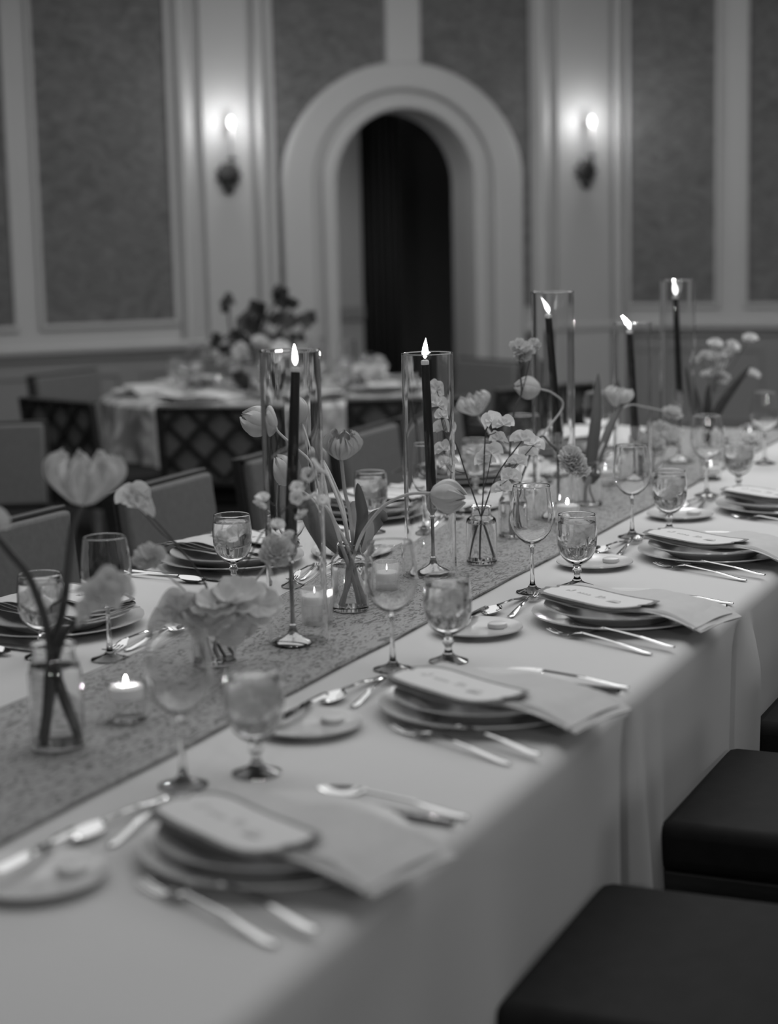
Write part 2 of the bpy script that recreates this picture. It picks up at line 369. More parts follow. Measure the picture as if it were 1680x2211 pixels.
# wall sconces
def sconce(s_, label):
    base = wA(s_, 1.79, .045); t = thing('wall_sconce', label, 'sconce', base)
    bp = MB(); n = 30                                                # lobed shell-like back plate
    def shell(z, a): return .12*math.cos(9*a)
    Mx = Matrix(((tA.x, 0, nA.x), (tA.y, 0, nA.y), (0, 1, 0)))
    bp.lathe([(.0005, 0), (.0005, .062), (.012, .070), (.022, .060), (.030, .040), (.036, .0)], 54, base, shell, Mx)
    bp.lathe([(.0, .0), (.0, .030), (.014, .034), (.022, .02), (.026, 0)], 24, (base[0], base[1], base[2]-.075), None, Mx)
    bp.build('back_plate', 'bronze', t)
    pts = []
    for i in range(13):
        u = i/12; pts.append(wA(s_, 1.765+.10*u*u-.055*math.sin(PI*u), .075+.07*math.sin(PI*u/2)))
    MB().tube(pts, [.008-.002*i/12 for i in range(13)], 8).build('arm', 'bronze', t)
    MB().lathe([(0, 0), (0, .008), (.006, .03), (.012, .034), (.014, .03), (.010, .012), (.024, .012), (.024, 0)], 24, wA(s_, 1.866, .145)).build('drip_cup', 'bronze', t)
    MB().lathe([(0, 0), (0, .0075), (.165, .007), (.165, 0)], 16, wA(s_, 1.888, .145)).build('candle_sleeve', 'sleeve', t)
    bz = 2.052
    MB().lathe([(0, 0), (0, .007), (.010, .012), (.024, .0155), (.040, .013), (.054, .006), (.060, 0)], 20, wA(s_, bz, .145)).build('bulb', 'bulb', t)
    l = bpy.data.lights.new('bulb_light', 'POINT'); l.energy = 3.3; l.shadow_soft_size = .02
    o = bpy.data.objects.new('bulb_light', l); COL.objects.link(o); o.location = Vector(wA(s_, bz+.03, .175)); 
sconce(1.138, 'single-bulb bronze wall sconce on the pilaster left of the arch')
sconce(3.379, 'single-bulb bronze wall sconce on the pilaster right of the arch')

# ------------------------------------------------------------------ the long table
YN, YF, XA, XB = -.422, .922, -1.4, 4.32
def fold_near(x, dz):
    """how far the hanging cloth stands out at distance dz below the table top"""
    k = min(1, dz/.45); k2 = min(1, dz/.12)**.7; o = -.012*k
    o += .040*k*math.exp(-((x-.690)/.030)**2) - .060*k2*math.exp(-((x-.632)/.016)**2) + .022*k*math.exp(-((x-.575)/.03)**2)
    o += .028*k*math.exp(-((x-.80)/.035)**2)
    o += .035*k2*math.exp(-((x-1.42)/.035)**2) - .045*k2*math.exp(-((x-1.35)/.02)**2)
    o += .022*k*math.exp(-((x-.02)/.07)**2) + .015*k*math.exp(-((x+.25)/.07)**2)
    o += .006*k*math.sin(x*9.0+1.0)+.004*k*math.sin(x*21.0)
    o += .03*k*math.exp(-((x-2.05)/.05)**2)+.03*k*math.exp(-((x-2.7)/.05)**2)
    return o
def cloth_mesh():
    m = MB(); r = .028; prof = []                                       # path across the table: near hem -> top -> far hem
    for i in range(14): prof.append(('n', .72*(1-i/14)+.0))
    for i in range(5): prof.append(('nr', i/5))
    for i in range(21): prof.append(('t', i/20))
    for i in range(1, 6): prof.append(('fr', i/5))
    for i in range(1, 11): prof.append(('f', .05+.67*i/10))
    nx = 420; vs = []
    for i in range(nx+1):
        x = XA+(XB-XA)*i/nx
        for k, v in prof:
            if k == 'n':
                o = fold_near(x, v); y = YN-o; z = TZ-r-v*.97
            elif k == 'nr': a = (1-v)*PI/2; y = YN+r-r*math.sin(a); z = TZ-r+r*math.cos(a)
            elif k == 't': y = YN+r+(YF-YN-2*r)*v; z = TZ
            elif k == 'fr': a = v*PI/2; y = YF-r+r*math.sin(a); z = TZ-r+r*math.cos(a)
            else:
                kk = min(1, v/.5); y = YF+kk*(.01+.015*math.sin(x*13)+.01*math.sin(x*29)); z = TZ-v*.97
            vs.append((x, y, z))
    W = len(prof)
    m.add(vs, [(i*W+j, (i+1)*W+j, (i+1)*W+j+1, i*W+j+1) for i in range(nx) for j in range(W-1)])
    nz = 12                                                             # the end that hangs down beyond the last setting
    m.grid(lambda u, v: (XB+.03*min(1, v*1.5)*(1+.4*math.sin(u*24)) if v > 0 else XB, YN+.02+(YF-YN-.04)*u, TZ-.002-.70*v), 30, nz)
    m.grid(lambda u, v: (XA-(.03*min(1, v*1.5)*(1+.4*math.sin(u*24)) if v > 0 else 0), YN+.02+(YF-YN-.04)*u, TZ-.002-.70*v), 30, nz)
    return m
t = thing('banquet_table', 'long rectangular banquet table under a floor-length white cloth', 'table', (1.4, .25, 0))
MB().box((XA+.03, YN+.035, TZ-.035), (XB-.03, YF-.03, TZ-.004)).build('tabletop', 'wood', t, False)
for x in (XA+.2, 1.4, XB-.3):
    for y in (YN+.2, YF-.2): MB().box((x-.025, y-.025, 0), (x+.025, y+.025, TZ-.035)).build('leg', 'wood', t, False)
cl = cloth_mesh().build('tablecloth', 'cloth'); tag(cl, 'white floor-length tablecloth with soft folds covering the long table', 'tablecloth')
rn = MB(); YR0, YR1 = .087, .469
rn.slab(lambda u, v: Vector((XA+.01+(XB-XA-.03)*u, YR1-(YR1-YR0)*v+.0015*math.sin(u*90), TZ+.0035+.0006*math.sin(u*200+v*7))), -.0015, 200, 12)
ro = rn.build('table_runner', 'runner'); tag(ro, 'patterned jacquard runner down the middle of the long table', 'table runner')
for y in (YR0, YR1):
    MB().slab(lambda u, v: Vector((XA+.01+(XB-XA-.03)*u, y+.0015-.003*v+.0015*math.sin(u*90), TZ+.0056)), .0006, 200, 1).build('hem', 'runner_edge', ro)
ZT = TZ; ZRN = TZ+.0055

# ------------------------------------------------------------------ tableware, each built once at the origin
def plate_kind(name, r, well, h, lip):
    t = thing(name, '', 'plate'); th = .0045
    up = [(.006, 0), (.006, well*.9), (.0075, well), (h*.55, well+(r-well)*.35), (h-.001, r-.004), (h, r)]
    lo = [(h-.0025, r+.0005), (h*.45, well+(r-well)*.35), (.002, well), (0, well*.96), (0, well*.86), (.002, well*.84), (.002, 0)]
    MB().lathe(lo[::-1]+up[::-1], 72).build('plate_body', 'china', t, local=True); return t
def disc_plate(name, r, well, h):
    up = [(.006, 0), (.006, well*.9), (.0075, well), (h*.55, well+(r-well)*.35), (h-.001, r-.004), (h, r)]
    lo = [(h-.0025, r+.0005), (h*.45, well+(r-well)*.35), (.002, well), (0, well*.96), (0, well*.86), (.002, well*.84), (.002, 0)]
    return MB().lathe(lo[::-1]+up[::-1], 72).build(name, 'china', local=True)
K = {}
K['charger'] = Kind(disc_plate('charger_plate', .164, .105, .021))
K['plate'] = Kind(disc_plate('dinner_plate', .141, .095, .026))
K['bread'] = Kind(disc_plate('bread_plate', .082, .052, .014))
K['butter'] = Kind(MB().lathe([(0, 0), (0, .017), (.003, .0185), (.008, .0175), (.0095, .014), (.0095, 0)], 28).build('butter_pat', 'butter'))

def flat(path, w, name, mat, th=.0022, parent=None):
    """flat metal piece: path of (x, z), half width function along y; runs along local +x"""
    m = MB(); n = len(path); vs = []
    for (x, z), hw in zip(path, w):
        for sy, tz in ((-1, 0), (-.55, th*.8), (.55, th*.8), (1, 0), (.6, -th*.6), (-.6, -th*.6)): vs.append((x, hw*sy, z+tz))
    fs = [(i*6+k, i*6+(k+1) % 6, (i+1)*6+(k+1) % 6, (i+1)*6+k) for i in range(n-1) for k in range(6)]
    fs += [tuple(range(5, -1, -1)), tuple((n-1)*6+k for k in range(6))]
    m.add(vs, fs); return m
def interp(pts, x):
    for (a, b), (c, d) in zip(pts, pts[1:]):
        if x <= c: return b+(d-b)*(x-a)/(c-a)
    return pts[-1][1]
def handle_shape(L, hl):
    xs = [L*hl*i/16 for i in range(17)]
    wv = [interp([(0, .003), (.006, .0068), (.035, .0060), (L*hl*.7, .0027), (L*hl, .0028)], x) for x in xs]
    zv = [interp([(0, .003), (.02, .0035), (L*hl*.5, .010), (L*hl, .013)], x) for x in xs]
    return xs, wv, zv
def fork_kind(name, L):
    t = thing(name, '', 'fork'); xs, wv, zv = handle_shape(L, .68)
    MB().add(*(lambda m: (m.v, m.f))(flat(list(zip(xs, zv)), wv, '', ''))).build('handle', 'silver', t, local=True)
    x0 = L*.66; pts = [(x0, .013), (L*.72, .011), (L*.78, .005)]; MB().add(*(lambda m: (m.v, m.f))(flat(pts, [.004, .0085, .0125], '', ''))).build('fork_head', 'silver', t, local=True); hd = t.children[-1]
    for k in range(4):
        y = (-1.5+k)*.0066
        MB().tube([(L*.775, y, .0055), (L*.85, y, .003), (L*.93, y, .004), (L, y, .0085)], [.0021, .0020, .0017, .0009], 6).build('tine', 'silver', hd, local=True)
    return t
def spoon_kind(name, L, bw):
    t = thing(name, '', 'spoon'); xs, wv, zv = handle_shape(L, .68)
    flat(list(zip(xs, zv)), wv, '', '').build('handle', 'silver', t, local=True)
    b = MB(); x0, x1 = L*.665, L
    def bowl(u, v):
        x = x0+(x1-x0)*u; hw = bw*math.sin(PI*min(1, max(0, u*.94+.04)))**.6*(1.08-.25*u); q = 2*v-1
        return Vector((x, hw*q, .0125-.010*math.sin(PI*u)*(1-q*q)-.004*u))
    b.slab(bowl, .0012, 14, 10); b.build('bowl', 'silver', t, local=True); return t
def knife_kind(name, L, bw, mat='blade'):
    t = thing(name, '', 'knife'); hl = L*.46
    MB().add(*(lambda m: (m.v, m.f))(flat([(hl*i/8, .0045) for i in range(9)], [.0055, .0072, .0070, .0066, .0062, .0058, .0054, .005, .0045], '', '', .0045))).build('handle', 'silver', t, local=True)
    m = MB(); n = 14; vs = []
    for i in range(n+1):
        u = i/n; x = hl+(L-hl)*u; e = bw*(.55+.45*math.sin(min(1, u*2.2)*PI/2))*(1 if u < .75 else math.sqrt(max(0, 1-((u-.75)/.25)**2)))
        vs += [(x, -.005, .0055), (x, -.005, .0035), (x, -.005+max(e*2, .0004), .0035), (x, -.005+max(e*2, .0004), .0045)]
    m.add(vs, [(i*4+k, i*4+(k+1) % 4, i*4+4+(k+1) % 4, i*4+4+k) for i in range(n) for k in range(4)]+[(3, 2, 1, 0), (n*4, n*4+1, n*4+2, n*4+3)])
    m.build('blade', mat, t, local=True); return t
K['fork'] = Kind(fork_kind('dinner_fork', .238)); K['sfork'] = Kind(fork_kind('salad_fork', .250)); K['dfork'] = Kind(fork_kind('dessert_fork', .215))
K['spoon'] = Kind(spoon_kind('soup_spoon', .225, .019)); K['dspoon'] = Kind(spoon_kind('dessert_spoon', .20, .017))
K['knife'] = Kind(knife_kind('dinner_knife', .27, .012)); K['bknife'] = Kind(knife_kind('butter_knife', .17, .009, 'silver'))

def wine_kind():
    t = thing('wine_glass', '', 'glass'); h = .218
    MB().lathe([(0, 0), (0, .031), (.0015, .0335), (.003, .033), (.006, .022), (.011, .010), (.018, .0055), (.04, .0038), (.075, .0036), (.092, .0045), (.096, .007), (.098, .004), (.099, 0)], 40).build('stem_and_foot', 'stem', t, local=True)
    b = MB(); o = [(.0975, .0), (.099, .008), (.104, .018), (.113, .0285), (.126, .0375), (.142, .0430), (.157, .0445), (.175, .0432), (.197, .0402), (h-.0025, .03757), (h-.0008, .03733), (h, .0371)]
    i_ = [(h, .0364), (h-.0008, .03633), (h-.0025, .03657), (.197, .0392), (.175, .0422), (.157, .0435), (.142, .0420), (.126, .0365), (.114, .0270), (.106, .0165), (.102, .006), (.101, 0)]
    b.lathe(o+[(h+.0006, .0367)]+i_, 48).build('bowl', 'glass', t, local=True); return t
def goblet_kind():
    t = thing('water_goblet', '', 'glass'); h = .150
    MB().lathe([(0, 0), (0, .031), (.0015, .034), (.003, .0335), (.007, .022), (.012, .011), (.020, .0065), (.028, .0062), (.033, .0095), (.037, .0095), (.040, .007), (.044, .009), (.046, .006), (.047, 0)], 40).build('stem_and_foot', 'stem', t, local=True)
    o = [(.045, 0), (.047, .010), (.052, .020), (.061, .0295), (.073, .0365), (.088, .0405), (.103, .0415), (.122, .0408), (h-.0025, .03807), (h-.0008, .0379), (h, .0377)]
    i_ = [(h, .0369), (h-.0008, .03675), (h-.0025, .03692), (.122, .0396), (.103, .0403), (.088, .0393), (.073, .0352), (.062, .0280), (.054, .0182), (.050, .008), (.049, 0)]
    MB().lathe(o+[(h+.0006, .0372)]+i_, 48).build('bowl', 'glass', t, local=True)
    wt = [(.0495, 0), (.0505, .0075), (.0545, .0176), (.0625, .0274), (.0735, .0346), (.088, .0387), (.103, .0397), (.122, .0390), (.134, .0378), (.1338, .0368), (.1335, 0)]
    MB().lathe(wt, 48).build('water', 'water', t, local=True)
    rnd = random.Random(4)
    for k in range(7):
        a = k*2.4; rr = .019 if k else 0; z = .112+.012*rnd.random()-(.018 if k % 3 == 0 else 0)
        m = MB(); s_ = .0095+.002*rnd.random(); Rm = Matrix.Rotation(rnd.random()*3, 3, 'X') @ Matrix.Rotation(rnd.random()*3, 3, 'Z')
        m.box((-s_, -s_, -s_), (s_, s_, s_)); m.v = [tuple(Rm @ Vector(v)+Vector((rr*math.cos(a), rr*math.sin(a), z))) for v in m.v]
        m.build('ice_cube', 'ice', t, False, .003, local=True)
    return t
K['wine'] = Kind(wine_kind()); K['goblet'] = Kind(goblet_kind())

def napkin_kind():
    t = thing('napkin', '', 'napkin'); L, W_ = .350, .158
    def surf(z0, dx, ph, wsc, lsc):
        def f(u, v):
            x = (u-.5)*L*lsc; y = (v-.5)*W_*wsc+dx
            z = z0+.0035*math.sin(u*9+ph)*(.4+abs(2*v-1))+.002*math.sin(u*17+ph*2+v*5)
            ends = max(0, u-.80)/.20; z -= .018*ends**1.4
            y += .006*math.sin(u*7+ph)+(.008*math.sin(u*13+ph) if v < .2 else 0)
            return Vector((x, y, z))
        return f
    for k, (z0, dx, ph, ws, ls) in enumerate(((.002, .0, 0.3, 1.0, 1.0), (.0052, -.004, 1.2, .96, .985), (.0088, .002, 2.3, .93, .96), (.012, .0, 3.1, .90, .94))):
        MB().slab(surf(z0, dx, ph, ws, ls), .0012, 40, 14).build('napkin_fold', 'napkin', t, local=True)
    m = MB()                                                            # rounded folded edge joining the layers
    m.grid(lambda u, v: ((u-.5)*L*.94, -W_*.46-.006*math.sin(PI*v)+.006*math.sin(u*7+1), .002+.0105*v+.0035*math.sin(u*9+1.5)-.018*(max(0, u-.8)/.2)**1.4), 40, 6)
    m.build('folded_edge', 'napkin', t, local=True); return t
def card_outline(L, W_, sc_, amp):
    pts = []; n = 96
    for i in range(n):
        a = 2*PI*i/n; c, s_ = math.cos(a), math.sin(a); p = 5.0
        r = (abs(c)**p+abs(s_)**p)**(-1/p); x, y = L/2*r*c*sc_, W_/2*r*s_*sc_
        k = 1+amp*(math.sin(a*10)*.6+math.sin(a*16+1)*.4)*(abs(c)**2) + amp*.25*math.sin(a*4+.6)
        pts.append((x*k, y*(1+amp*.5*math.sin(a*6+.5))))
    return pts
def card_kind(seed):
    t = thing('menu_card', '', 'card'); L, W_ = .246, .110
    def bend(x, y, d): return (x, y, d+.004*(x/.12)**2+.0015*math.sin(x*30+seed))
    def fan(pts, d0, d1, mat, name):
        m = MB(); n = len(pts)
        vs = [bend(x, y, d0) for x, y in pts]+[bend(x, y, d1) for x, y in pts]+[bend(x*.5, y*.5, d1) for x, y in pts]+[bend(x*.5, y*.5, d0) for x, y in pts]+[bend(0, 0, d1), bend(0, 0, d0)]
        fs = []
        for i in range(n):
            j = (i+1) % n; fs += [(i, j, n+j, n+i), (n+i, n+j, 2*n+j, 2*n+i), (2*n+i, 2*n+j, 4*n), (j, i, 3*n+i, 3*n+j), (3*n+j, 3*n+i, 4*n+1)]
        m.add(vs, fs); return m.build(name, mat, t, local=True)
    fan(card_outline(L, W_, 1.0, .060), 0, .0007, 'cardrim', 'card_border')
    fan(card_outline(L*.915, W_*.85, 1.0, .04), .0007, .0012, 'card', 'card_face')
    rnd = random.Random(seed); m = MB(); x = -.078                       # a line of looping handwriting, too soft to read
    while x < .070:
        for k in range(rnd.randint(2, 4)):
            up = .017 if rnd.random() < .35 else .008; pts = []
            for i in range(6):
                a = i/5*PI*1.5; pts.append(bend(x+.0035*math.sin(a)+i*.0008, -.004+up*.5*(1-math.cos(a)), .0016))
            m.tube(pts, .00030, 3); x += .0085
        x += .012
    tx = m.build('handwriting', 'ink', t, local=True); return t
K['napkin'] = Kind(napkin_kind()); K['card'] = Kind(card_kind(3))

# ------------------------------------------------------------------ lay the places
NEAR = [(-.193, 'first'), (.491, 'second'), (1.175, 'third'), (1.859, 'fourth'), (2.543, 'fifth'), (3.227, 'sixth')]
FAR = [(.781, 'first'), (1.465, 'second'), (2.150, 'third'), (2.834, 'fourth'), (3.518, 'fifth')]
PY = -.243
def setting(cx, where, far, idx):
    rnd = random.Random(idx*7+(50 if far else 0))
    def P(ox, oy, z):
        j = lambda a: a*(rnd.random()-.5)
        return (cx+ox, PY+oy, z) if not far else (cx-ox, .497-(PY+oy), z)
    rot = PI if far else 0.0
    nm = 'at the %s %s-side place from the camera' % (where, 'far' if far else 'near')
    def put(k, ox, oy, z, rz, label, cat, group, **kw): return K[k].place(P(ox, oy, z), rz+rot, label+' '+nm, cat, group, **kw)
    last = (not far and idx == 5)
    if not last:
        put('charger', 0, 0, ZT, 0, 'wide white charger plate', 'plate', 'charger plates')
        put('plate', 0, 0, ZT+.0078, 0, 'white dinner plate on its charger', 'plate', 'dinner plates')
        put('napkin', -.022, -.035, ZT+.0355, math.radians(-90-14), 'folded linen napkin', 'napkin', 'folded napkins', ry=0)
        put('card', -.055, .026, ZT+.0515, math.radians(-90-26), 'deckle-edged handwritten card on the napkin', 'card', 'menu cards')
        d = lambda a: math.radians(a+(rnd.random()-.5)*3)
        put('sfork', -.255, -.135, ZT+.0005, d(64), 'outer silver fork', 'fork', 'outer forks')
        put('fork', -.220, -.165, ZT+.0075, d(66), 'inner silver fork', 'fork', 'inner forks')
        put('knife', .165, -.160, ZT+.0005, d(84), 'silver dinner knife', 'knife', 'dinner knives')
        put('spoon', .198, -.165, ZT+.0005, d(83), 'silver soup spoon', 'spoon', 'soup spoons')
    if not (last and not far):
        put('dfork', -.055, .200, ZT+.0005, math.radians(4), 'silver dessert fork above the plates', 'fork', 'dessert forks')
        put('dspoon', .135, .236, ZT+.0005, math.radians(180-3), 'silver dessert spoon above the plates', 'spoon', 'dessert spoons')
        put('bread', -.185, .212, ZT, 0, 'small white bread plate', 'plate', 'bread plates')
        put('butter', -.155, .185, ZT+.0065, 0, 'round butter pat on the bread plate', 'butter', 'butter pats')
        put('bknife', -.055, .245, ZT+.0145, math.radians(178), 'butter knife across the bread plate', 'knife', 'butter knives')
    put('wine', .193, .243, ZT, 0, 'empty stemmed wine glass', 'wine glass', 'wine glasses')
    if far: K['goblet'].place((cx-.215, .620, ZT), .6*idx, 'short-stemmed goblet of iced water '+nm, 'water goblet', 'water goblets')
    else: put('goblet', .277, .177, ZT, .7*idx, 'short-stemmed goblet of iced water', 'water goblet', 'water goblets')
for i, (x, wh) in enumerate(NEAR): setting(x, wh, False, i)
for i, (x, wh) in enumerate(FAR): setting(x, wh, True, i)

# ------------------------------------------------------------------ chairs
def chair_root():
    t = thing('dining_chair', '', 'chair')
    W2 = .245
    def cushion(a, b, r, name, mat, bulge=.012, Mx=None):
        m = MB(); m.box(a, b); o = m.build(name, mat, t, True, r, local=True)
        if Mx: o.data.transform(Mx)
        return o
    cushion((-W2, -.19, .405), (W2, .225, .488), .022, 'seat', 'seat')
    MB().box((-W2+.01, -.18, .35), (W2-.01, .22, .404)).build('seat_frame', 'wood', t, False, .004, local=True)
    for sx in (-1, 1):
        MB().add([(sx*(W2-.045+dx), -.178+dy, z) for z, q in ((0, .6), (.35, 1)) for dx, dy in ((0, 0), (.036*q, 0), (.036*q, .036*q), (0, .036*q))],
                 [(0, 1, 2, 3), (4, 5, 6, 7), (0, 1, 5, 4), (1, 2, 6, 5), (2, 3, 7, 6), (3, 0, 4, 7)]).build('leg', 'wood', t, False, local=True)
        MB().tube([(sx*(W2-.025), .30, 0), (sx*(W2-.025), .235, .25), (sx*(W2-.025), .228, .44)], [.013, .018, .018], 6).build('leg', 'wood', t, local=True)
    lean = Matrix.Rotation(math.radians(-7), 4, 'X'); Tm = Matrix.Translation((0, .245, .47)) @ lean
    def bk(o): o.data.transform(Tm); return o
    zb, zt = .03, .335
    bk(MB().box((-W2+.012, -.036, zb), (W2-.012, .004, zt-.006)).build('backrest', 'fabric', t, True, .012, local=True))
    bk(MB().box((-W2+.02, .0045, zb+.01), (W2-.02, .008, zt-.02)).build('rear_upholstery', 'fabric2', t, False, local=True)); rear = t.children[-1]
    for nm, a, b in (('back_stile', (-W2, .0, -.05), (-W2+.026, .03, zt)), ('back_stile', (W2-.026, .0, -.05), (W2, .03, zt)), ('top_rail', (-W2, -.012, zt-.0055), (W2, .03, zt+.007)), ('bottom_rail', (-W2+.026, .004, zb-.01), (W2-.026, .028, zb+.018))):
        bk(MB().box(a, b).build(nm, 'wood', t, False, .004, local=True))
    x0, x1, z0, z1 = -W2+.024, W2-.024, zb+.016, zt-.004; pitch = .148; n = 0
    for sgn in (1, -1):
        c = -1.2
        while c < 1.2:
            pts = []
            for (ax, az) in ((x0, None), (x1, None), (None, z0), (None, z1)):
                if ax is not None: z = (ax-c)*sgn+z0; p = (ax, z) if z0-1e-6 <= z <= z1+1e-6 else None
                else: x = (az-z0)*sgn+c; p = (x, az) if x0-1e-6 <= x <= x1+1e-6 else None
                if p and not any(abs(p[0]-q[0])+abs(p[1]-q[1]) < 1e-4 for q in pts): pts.append(p)
            if len(pts) == 2 and math.dist(*pts) > .05:
                (ax, az), (bx, bz) = pts; d = Vector((bx-ax, bz-az)).normalized()*.0; w2 = .010; nx, nz = -(bz-az), bx-ax; l = math.hypot(nx, nz); nx, nz = nx/l*w2, nz/l*w2
                y0, y1 = (.0085, .018) if sgn > 0 else (.0182, .027)
                vs = [(ax+nx, y, az+nz) for y in (y0, y1)]+[(ax-nx, y, az-nz) for y in (y0, y1)]+[(bx-nx, y, bz-nz) for y in (y0, y1)]+[(bx+nx, y, bz+nz) for y in (y0, y1)]
                bk(MB().add(vs, [(0, 2, 4, 6), (7, 5, 3, 1), (0, 1, 3, 2), (2, 3, 5, 4), (4, 5, 7, 6), (6, 7, 1, 0)]).build('lattice_slat', 'wood', rear, False, local=True))
            c += pitch
    return t
CH = Kind(chair_root())
g1 = 'chairs along the far side of the long table'; g2 = 'chairs along the near side of the long table'; g3 = 'chairs round the far table'
for i, (x, wh) in enumerate(((1.46, 'the one cut by the left edge'), (2.195, 'second from the left edge'), (2.89, 'behind the left hurricane glass'), (3.518, 'between the two nearer hurricane glasses'), (4.05, 'last by the end of the table'))):
    CH.place((x+.06, 1.125, 0), math.radians((-1.5, 1, -1, 2, -2)[i]), 'grey-fronted chair along the far side, '+wh, 'chair', g1)
for i, (x, wh) in enumerate(((.272, 'nearest the camera'), (1.035, 'middle one'), (1.690, 'farthest one'))):
    CH.place((x, -.612, 0.012), PI+math.radians((1, 0, 0)[i]), 'dark seat against the hanging cloth on the near side, '+wh, 'chair', g2)

# ------------------------------------------------------------------ the round table and its chairs
TC = Vector((5.42, 2.76)); TR = .76
t = thing('round_table', 'round table standing before the arch under a patterned cloth', 'table', (TC.x, TC.y, 0))
MB().lathe([(TZ-.03, 0), (TZ-.03, TR-.02), (TZ-.006, TR-.02), (TZ-.006, 0)], 64, (TC.x, TC.y, 0)).build('tabletop', 'wood', t)
MB().lathe([(0, 0), (0, .28), (.03, .26), (.05, .05), (TZ-.04, .05), (TZ-.04, 0)], 32, (TC.x, TC.y, 0)).build('pedestal', 'wood', t)
m = MB(); nr, na = 26, 144
def rc(u, v):
    a = 2*PI*u; s_ = v*1.48
    if s_ < TR: r, z = s_, TZ
    else: d = s_-TR; k = min(1, d/.3); r = TR+.012+k*(.03+.045*math.sin(a*13)+.02*math.sin(a*29+1)); z = TZ-.01-d
    return (TC.x+r*math.cos(a), TC.y+r*math.sin(a), z)
m.grid(rc, na, nr*2); tag(m.build('round_tablecloth', 'roundcloth'), 'patterned floor-length cloth draped over the round table', 'tablecloth')
def toward(x, y, tx=TC.x, ty=TC.y): return math.atan2(tx-x, -(ty-y))         # chair faces local -y
def aim(x, y, tx, ty):
    d = Vector((tx-x, ty-y)); return math.atan2(d.x, -d.y)
RC = [(4.43, 2.37, (.98, .19), 'dark lattice back in front of the round table, left of the hurricane glasses'), (4.54, 3.04, (.95, -.32), 'dark lattice back by the left end of the round table'), (4.87, 1.83, (.9, .43), 'dark lattice back seen past the second hurricane glass'),
      (5.52, 3.70, (-.11, -.99), 'grey-fronted chair beyond the round table, far left'), (6.37, 2.27, (-.88, .48), 'grey-fronted chair beyond the round table, beside the arch'), (6.27, 3.46, (-.8, -.6), 'dark-edged chair beyond the round table behind its flowers')]
for x, y, fd, lb in RC:
    CH.place((x, y, 0), math.atan2(fd[0], -fd[1]), lb, 'chair', g3)
CH.place((5.40, 1.58, 0), math.atan2(.6, -.8), 'dark chair seen from behind past the end of the long table', 'chair', 'chairs past the long table')
CH.place((3.17, 2.75, 0), math.radians(-60), 'grey-fronted chair cut by the left edge, behind the others', 'chair', 'chairs past the long table')
for i in range(7):
    a = .35+i*2*PI/7; d = Vector((math.cos(a), math.sin(a))); pp = TC+d*(TR-.20); rz = a+PI/2
    wh = ('on the round table, '+('right rear', 'rear by the arch', 'rear left', 'left end', 'front left', 'front right', 'right end')[i])
    K['charger'].place((pp.x, pp.y, TZ), 0, 'white charger plate '+wh, 'plate', 'plates on the round table')
    K['napkin'].place((pp.x, pp.y, TZ+.0215), rz+.2, 'pale napkin '+wh, 'napkin', 'napkins on the round table')
    q = TC+d*(TR-.42)+Vector((-d.y, d.x))*.13; K['wine'].place((q.x, q.y, TZ), 0, 'wine glass '+wh, 'wine glass', 'glasses on the round table')
    q = TC+d*(TR-.36)+Vector((-d.y, d.x))*.22; K['goblet'].place((q.x, q.y, TZ), 0, 'water goblet '+wh, 'water goblet', 'goblets on the round table')

# ------------------------------------------------------------------ candles, holders, hurricanes, tealights
def holder(x, y, h, label):
    t = thing('candlestick', label, 'candlestick', (x, y, ZRN), 'slim brass candlesticks')
    MB().lathe([(0, 0), (0, .033), (.002, .0355), (.004, .035), (.008, .030), (.013, .018), (.020, .009), (.030, .0062), (.034, .007), (.036, .0052), (.040, 0)], 40, (x, y, ZRN)).build('base', 'brass', t)
    MB().lathe([(.036, 0), (.036, .0046), (.06, .0038), (h-.055, .0036), (h-.05, 0)], 16, (x, y, ZRN)).build('shaft', 'brass', t)
    MB().lathe([(h-.055, 0), (h-.055, .0040), (h-.050, .0065), (h-.047, .0045), (h-.043, .0055), (h-.036, .0105), (h-.030, .0125), (h-.026, .0118), (h-.022, .0128), (h, .0138), (h, .0122), (h-.02, .0108), (h-.02, 0)], 28, (x, y, ZRN)).build('cup', 'brass', t)
    return ZRN+h-.02
def flame_mesh(p, s_, lean=(0, 0)):
    m = MB(); prof = [(0, 0), (.001, .0016), (.005, .0040), (.010, .0052), (.016, .0047), (.022, .0032), (.029, .0013), (.034, 0)]
    m.lathe([(z*s_, r*s_) for z, r in prof], 14); H_ = .034*s_
    m.v = [(v[0]+lean[0]*(v[2]/H_)**1.6*H_, v[1]+lean[1]*(v[2]/H_)**1.6*H_, v[2]) for v in m.v]
    m.v = [(v[0]+p[0], v[1]+p[1], v[2]+p[2]) for v in m.v]; return m
def taper(x, y, z0, x1, y1, z1, label, lean=(0, 0), fs=1.25):
    t = thing('taper_candle', label, 'candle', (x, y, z0), 'dark taper candles')
    a, b = Vector((x, y, z0)), Vector((x1, y1, z1)); n = 8
    MB().tube([a.lerp(b, i/n) for i in range(n+1)], [.0113-.0031*i/n for i in range(n+1)], 20).build('wax', 'wax', t)
    MB().tube([b, b+(b-a).normalized()*.006, b+(b-a).normalized()*.009], [.0083, .0086, .007], 20).build('molten_glow_tip', 'waxtip', t)
    MB().tube([b, b+Vector((0, 0, .016))], .0009, 6).build('wick', 'wax', t)
    flame_mesh(b+Vector((0, 0, .0115)), fs*.85, lean).build('flame', 'flame', t)
